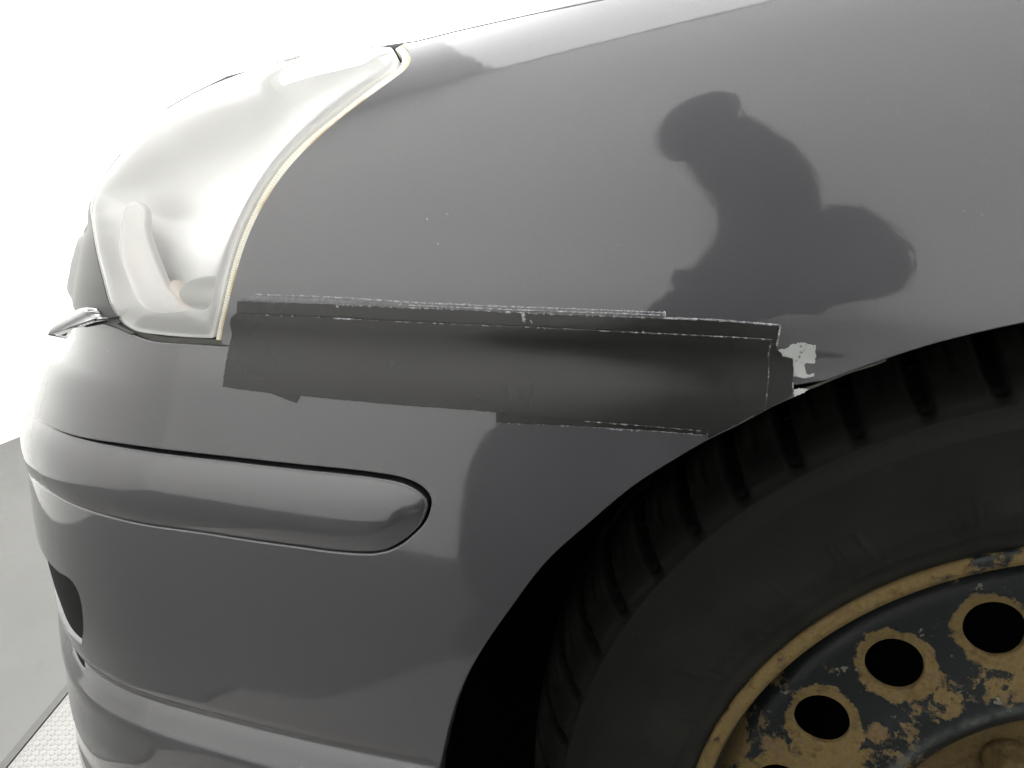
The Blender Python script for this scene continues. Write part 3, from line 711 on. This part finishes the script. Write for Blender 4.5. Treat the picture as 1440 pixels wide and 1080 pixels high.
H3 = [wheel_px(*p, .019) for p in ((1155, 1011), (1260, 932), (1395, 886))]
hr_ = np.mean([np.hypot(*h) for h in H3]); ha = [math.atan2(h[1], h[0]) for h in H3]; base_a = np.mean([ha[0]-math.radians(18), ha[1], ha[2]+math.radians(18)])
circ = lambda cx, cy, r, n: np.array([(cx+r*math.cos(2*math.pi*i/n), cy+r*math.sin(2*math.pi*i/n)) for i in range(n)])
HC = [(hr_*math.cos(base_a+k*math.radians(18)), hr_*math.sin(base_a+k*math.radians(18))) for k in range(20)]
BP = wheel_px(1412, 1067, .052); br_ = np.hypot(*BP); ba = math.atan2(BP[1], BP[0])
print('hole r', hr_, 'ang', np.degrees(ha), 'bolt', br_, math.degrees(ba))
br_ = min(max(br_, .05), .06)
loops = [circ(0, 0, .1880, 220)]+[circ(x, y, .0142, 44) for x, y in HC]+[circ(0, 0, .031, 60)]
def dattr(v):
    d = np.min([np.abs(np.hypot(v[:, 0]-x, v[:, 1]-y)-.0142) for x, y in HC], 0); r = np.hypot(v[:, 0], v[:, 1]); a = np.arctan2(v[:, 1], v[:, 0])
    k = .30*np.clip(1.2-d/.0056, 0, 1)+.045*np.exp(-((r-.130)/.010)**2)+.24*sstep(-r, -.100, -.085)
    k += .03*sstep(-r, -.150, -.142)*(1-sstep(-r, -.126, -.122))
    k += .20*np.exp(-((a-math.radians(165))/.16)**2)-.05*np.exp(-((r-.176)/.008)**2)
    return {'rust': k, 'wear': np.exp(-((r-.1185)/.0022)**2)}
disc = panel('rim', loops, RUST, wheel, h=.0034, surf=dsurf, round_=.0010, depth=.004, attrs_fn=dattr)
# brake disc, and a dark backing added to black out the rim holes
lathe('hole_backing', [(.0, .150), (.165, .150), (.172, .156)], DARK, wheel, 90)
lathe('brake_disc', [(.002, .075), (.06, .075), (.062, .092), (.13, .094), (.132, .112), (.05, .115)], DARK, wheel, 90)
BOLT = rust_mat('rusty_bolt', .22, False)
def bolt(cx, cy):
    rings = [(.0125, .0600, 0), (.0125, .0560, 0), (.0108, .0545, 0), (.0092, .0543, 1), (.0090, .0475, 1), (.0078, .0455, 1), (.0055, .0445, 0), (.0030, .0462, 0), (.0002, .0468, 0)]
    V = []; Fc = []; n = 36
    for r, d, hexa in rings:
        for j in range(n):
            a = 2*math.pi*j/n; k = 1.
            if hexa: am = (a % (math.pi/3))-math.pi/6; k = .93/math.cos(am)*.98
            V.append(W(cx+r*k*math.cos(a), cy+r*k*math.sin(a), d))
    for i in range(len(rings)-1):
        for j in range(n): Fc.append((i*n+j, i*n+(j+1) % n, (i+1)*n+(j+1) % n, (i+1)*n+j))
    o = mesh_from('wheel_bolt', V, Fc, BOLT, wheel); return o
for k in range(5): bolt(br_*math.cos(ba+k*math.radians(72)), br_*math.sin(ba+k*math.radians(72)))
def boss(cx, cy, r):
    prf_ = [(1.25, .0600), (1.1, .0585), (1.0, .0562), (.82, .0552), (.70, .0560), (.62, .0590), (.55, .066), (.05, .066)]; V = []; Fc = []; n = 32
    for rr_, d in prf_:
        for j in range(n): a = 2*math.pi*j/n; V.append(W(cx+r*rr_*math.cos(a), cy+r*rr_*math.sin(a), d))
    for i in range(len(prf_)-1):
        for j in range(n): Fc.append((i*n+j, i*n+(j+1) % n, (i+1)*n+(j+1) % n, (i+1)*n+j))
    return V, Fc
for k in range(5):
    a = ba+math.radians(36+72*k); V, Fc = boss(.060*math.cos(a), .060*math.sin(a), .011); mesh_from('hub_boss', V, Fc, RUST_LIP, wheel)

# ------------------------------------------------------------------ thin lips along the wheel opening
LIP = mat('bare_lip_edge', (.05, .047, .04), rough=.5)
def lip(name, pxs, inset, thk, m, parent):
    c = px2qt(curve(pxs, 4)); P = S(c[:, 0], c[:, 1]); V = []; Fc = []
    for i, p in enumerate(P):
        for k in range(6):
            a = k*math.pi/3; V.append(p+np.array([0, inset, 0])+np.array([0, math.cos(a), math.sin(a)])*thk)
    for i in range(len(P)-1):
        for k in range(6): Fc.append((6*i+k, 6*i+(k+1) % 6, 6*i+6+(k+1) % 6, 6*i+6+k))
    return mesh_from(name, V, Fc, m, parent)
lip('arch_lip', [(1128, 553), (1140, 549), (1165, 539), (1200, 525), (1235, 514), (1250, 508)], .004, .0009, LIP, bumper)
lip('liner_edge', [(1290, 486), (1310, 488), (1345, 480), (1395, 472), (1438, 468)], .022, .0006, LIP, fender)

# ------------------------------------------------------------------ black tape with its residue
tape = tag(empty('tape_patch', tuple(S(np.array(1.15), np.array(.58)))), 'overlapping strips of black adhesive tape with ragged edges stuck across the fender and bumper seam', 'tape')
def tape_strip(pts, off, jit=.55, seed=0):
    rnd = np.random.RandomState(seed); c = resamp(np.array(pts, float), 5, True)
    c = c+rnd.uniform(-jit, jit, c.shape)
    q = px2qt(c); return panel('tape_strip', [q], TAPE, tape, h=.006, off=lambda v: np.full(len(v), off), round_=.00022, depth=.0006)
arch_edge = [(1107, 560.5), (1080, 573.5), (1060, 584), (1040, 595), (1015, 607), (996, 617)]
tape_strip([(334, 424), (400, 426), (480, 429), (600, 434), (735, 440), (860, 445), (990, 449.5), (1097, 457.5), (1095, 472), (1092, 486), (1094, 505), (1085, 512), (700, 495), (336, 470), (334, 440)], .0004, .5, 1)
tape_strip([(1050, 480), (1091, 484), (1092, 491), (1099, 497), (1100, 501), (1114, 504), (1115, 525), (1115, 549), (1109, 558.5)]+arch_edge[:3]+[(1050, 580)], .0008, .5, 2)
tape_strip([(697, 570), (699, 594), (740, 595.5), (800, 598), (860, 601.5), (930, 606), (992, 611), (995, 615.5), (1015, 606), (1040, 594), (1050, 575), (800, 560)], .0004, .5, 3)
tape_strip([(375, 540), (376, 551), (398, 559), (417, 566.5), (424, 553), (422, 540)], .0004, .3, 4)
tape_strip([(333, 440.5), (327, 446), (326, 452), (328, 470), (324, 490), (318, 520), (315, 543), (360, 549.5), (423, 555.5), (500, 563), (560, 568.5), (640, 574), (697, 578.5), (760, 585), (820, 591), (937, 600.5), (988, 605), (994, 612), (1015, 604.5), (1040, 593), (1060, 582), (1076, 573.5), (1077, 560), (1080, 530), (1081, 502), (1079, 500), (1085, 477), (980, 470.5), (880, 466), (740, 459), (571, 452), (480, 447)], .0012, .5, 5)
rb = lambda pts, w, off, m, j=.5, **k: ribbon('adhesive_residue', pts, w, off, m, tape, j, **k)
rb([(357, 414), (420, 416), (500, 420), (560, 424), (640, 428), (735, 432), (850, 436), (935, 440)], 1.8, .0001, RESID)
rb([(560, 428.5), (640, 432), (735, 436), (860, 440.5), (933, 443.5)], 1.6, .00025, RESID)
rb([(340, 420), (500, 426), (640, 431), (735, 435), (850, 440), (934, 443.5)], 10., .00008, RESID_FAINT, .2)
rb([(934, 437), (935, 447)], 3.2, .0003, RESID)
rb([(470, 428.6), (600, 433.6), (735, 439.6), (860, 444.6), (930, 447)], 2.2, .00065, EDGE)
rb([(930, 447.2), (990, 449), (1050, 453.2), (1097, 457)], 3.0, .0007, RESID, .4)
rb([(1097, 457), (1095, 470), (1092, 486)], 2.4, .0007, RESID, .5)
rb([(474, 430), (478, 432)], 4, .0009, RESID)
rb([(737, 439), (737, 447), (739, 453)], 5.5, .0009, RESID, .5); rb([(746, 449), (749, 454)], 2.5, .0009, RESID)
rb([(340, 441), (420, 444), (480, 447), (571, 452), (640, 455), (740, 459), (880, 466)], 1.5, .00145, EDGE_FAINT, .5)
rb([(470, 446.6), (510, 448.4)], 1.7, .0015, RESID, .5)
rb([(880, 466), (930, 468), (980, 470.5), (1030, 473), (1085, 477)], 1.6, .00145, EDGE, .4)
rb([(1085, 477), (1081, 490), (1080, 502)], 2.4, .00145, EDGE, .4)
rb([(1081, 503), (1080, 530), (1077, 562)], 1.4, .00145, EDGE, .4)
rb([(820, 591), (870, 595), (937, 600.5), (988, 605)], 1.4, .00145, EDGE, .4)
rb([(700, 594.5), (760, 597), (800, 599), (860, 602)], 1.6, .0001, EDGE, .5)
rb([(840, 600), (870, 603), (905, 604.5)], 3.2, .0001, RESID, .8); rb([(905, 604.5), (950, 608), (994, 611.5)], 2.0, .0001, RESID, .4)
rb([(995, 604), (994, 617)], 1.6, .0015, EDGE, .3)
rb([(1114, 533), (1115, 556)], 1.8, .001, EDGE, .4)
rb([(905, 458), (902, 463), (907, 467)], 1.4, .0007, EDGE, .5)
rb([(315, 543.5), (345, 547)], 1.8, .0002, EDGE); rb([(580, 570), (620, 573)], 1.6, .0002, EDGE_FAINT); rb([(670, 577), (697, 579)], 2., .0002, EDGE)
def patch(pts, off, m, seed=0, jit=1.3, st=3.5):
    rnd = np.random.RandomState(seed); c = resamp(np.array(pts, float), st, True); c = c+rnd.uniform(-jit, jit, c.shape)
    panel('adhesive_residue', [px2qt(c)], m, tape, h=.004, off=lambda v: np.full(len(v), off), round_=.0001, depth=.0002)
RP = residue_mat('torn_residue', .37, .42, (.25, .26, .255), 300)
patch([(1113, 484), (1128, 482), (1147, 486), (1146, 505), (1145, 530), (1130, 531), (1115, 529), (1114, 505), (1100, 501), (1094, 491), (1108, 490)], .0003, RP, 3)
patch([(1116, 548), (1124, 546), (1137, 548), (1129, 553), (1117, 557)], .0003, RP, 5, .8, 2.5)

# ------------------------------------------------------------------ the photographer, crouching behind the phone (seen mirrored in the paint)
CLOTH = mat('black_work_clothes', (.012, .013, .014), rough=.85, spec=.2)
SKINM = mat('skin', (.42, .25, .18), rough=.5)
GLOVE = mat('black_glove', (.014, .014, .015), rough=.7, spec=.2)
def skin_figure(name, J, E_, R, m, parent, root=0, sub=2):
    me = bpy.data.meshes.new(name); me.from_pydata([tuple(j) for j in J], E_, []); o = link_mesh(name, me, m, parent)
    sk = o.modifiers.new('skin', 'SKIN'); sk.use_smooth_shade = True; sk.branch_smoothing = .6
    lay = me.skin_vertices[0] if me.skin_vertices else None
    if lay is None:
        bpy.context.view_layer.update(); lay = me.skin_vertices[0]
    for v, r in zip(lay.data, R): v.radius = (r, r) if not isinstance(r, tuple) else r; v.use_root = False
    lay.data[root].use_root = True
    ss = o.modifiers.new('sub', 'SUBSURF'); ss.levels = sub; ss.render_levels = sub
    return o
person = tag(empty('person', (.15, -.42, FLOOR_Z)), 'photographer in black work clothes crouching by the wall and holding a phone to the fender', 'person')
J = [(-.08, -.42, .20), (-.06, -.42, .34), (-.02, -.41, .50), (.045, -.40, .66), (.115, -.378, .805), (.040, -.352, .915), (-.030, -.338, 1.035),
     (.165, -.27, .765), (.226, -.19, .712), (.165, -.11, .682), (.122, -.062, .650),
     (.09, -.50, .76), (-.03, -.48, .60), (-.06, -.38, .46), (-.05, -.27, .38),
     (-.13, -.40, .28), (-.22, -.24, .32), (-.30, -.34, .08), (-.32, -.36, -.05), (-.36, -.24, -.085),
     (.04, -.40, .18), (.12, -.20, .36), (.10, -.34, .06), (.10, -.38, -.05), (.12, -.26, -.085)]
R = [.16, .14, .105, .08, .080, .076, .056, .040, .024, .034, .027, .055, .045, .036, .027, .13, .105, .085, .055, .045, .13, .10, .085, .055, .045]
E_ = [(0, 1), (1, 2), (2, 3), (3, 4), (4, 5), (5, 6), (3, 7), (7, 8), (8, 9), (9, 10), (3, 11), (11, 12), (12, 13), (13, 14), (0, 15), (15, 16), (16, 17), (17, 18), (18, 19), (0, 20), (20, 21), (21, 22), (22, 23), (23, 24)]
skin_figure('body', J, E_, R, CLOTH, person)
def ellip(name, c, r, m, parent, cut=None, seg=28):
    import bmesh
    bm = bmesh.new(); bmesh.ops.create_uvsphere(bm, u_segments=seg, v_segments=seg//2, radius=1)
    for v in bm.verts: v.co = Vector((c[0]+v.co.x*r[0], c[1]+v.co.y*r[1], c[2]+v.co.z*r[2]))
    if cut: bmesh.ops.delete(bm, geom=[v for v in bm.verts if cut(v.co)], context='VERTS')
    me = bpy.data.meshes.new(name); bm.to_mesh(me); bm.free(); me.polygons.foreach_set('use_smooth', [True]*len(me.polygons)); return link_mesh(name, me, m, parent)
ellip('head', (-.030, -.335, 1.02), (.050, .078, .088), SKINM, person)
ellip('jacket_hood', (-.032, -.336, 1.03), (.060, .090, .108), CLOTH, person)
def hand(wrist, palm, fingers, thumb):
    JJ = [wrist, palm]; EE = [(0, 1)]; RR = [.026, (.034)]
    for f in fingers+[thumb]:
        k = len(JJ); JJ += f; EE += [(1, k)]+[(k+i, k+i+1) for i in range(len(f)-1)]; RR += [.0095, .0088, .0078][:len(f)]
    return skin_figure('gloved_hand', JJ, EE, RR, GLOVE, person, 0, 1)
HX = -.014
hand((.128+HX, -.064, .650), (.133+HX, -.045, .640), [[(.139+HX, -.022, .662), (.130+HX, -.010, .664), (.118+HX, -.010, .664)], [(.140+HX, -.020, .647), (.132+HX, -.008, .648), (.119+HX, -.009, .648)], [(.140+HX, -.020, .631), (.132+HX, -.008, .632), (.120+HX, -.009, .631)], [(.139+HX, -.022, .616), (.131+HX, -.010, .616), (.122+HX, -.010, .616)]], [(.122+HX, -.048, .662), (.108+HX, -.040, .670)])
hand((-.05, -.27, .38), (-.055, -.225, .372), [[(-.085, -.19, .365), (-.098, -.175, .352), (-.102, -.168, .338)], [(-.067, -.18, .368), (-.075, -.160, .355), (-.078, -.152, .340)], [(-.048, -.18, .367), (-.050, -.160, .354), (-.051, -.153, .340)], [(-.030, -.19, .365), (-.027, -.176, .354), (-.026, -.169, .342)]], [(-.02, -.235, .372), (-.002, -.22, .362)])
phone = box('phone', -.003, .118, -.024, -.0155, H_CAM-.048, H_CAM+.022, mat('black_phone_back', (.01, .01, .012), .15), None, .002)
tag(phone, 'black phone held in landscape by the photographer facing the fender', 'phone')
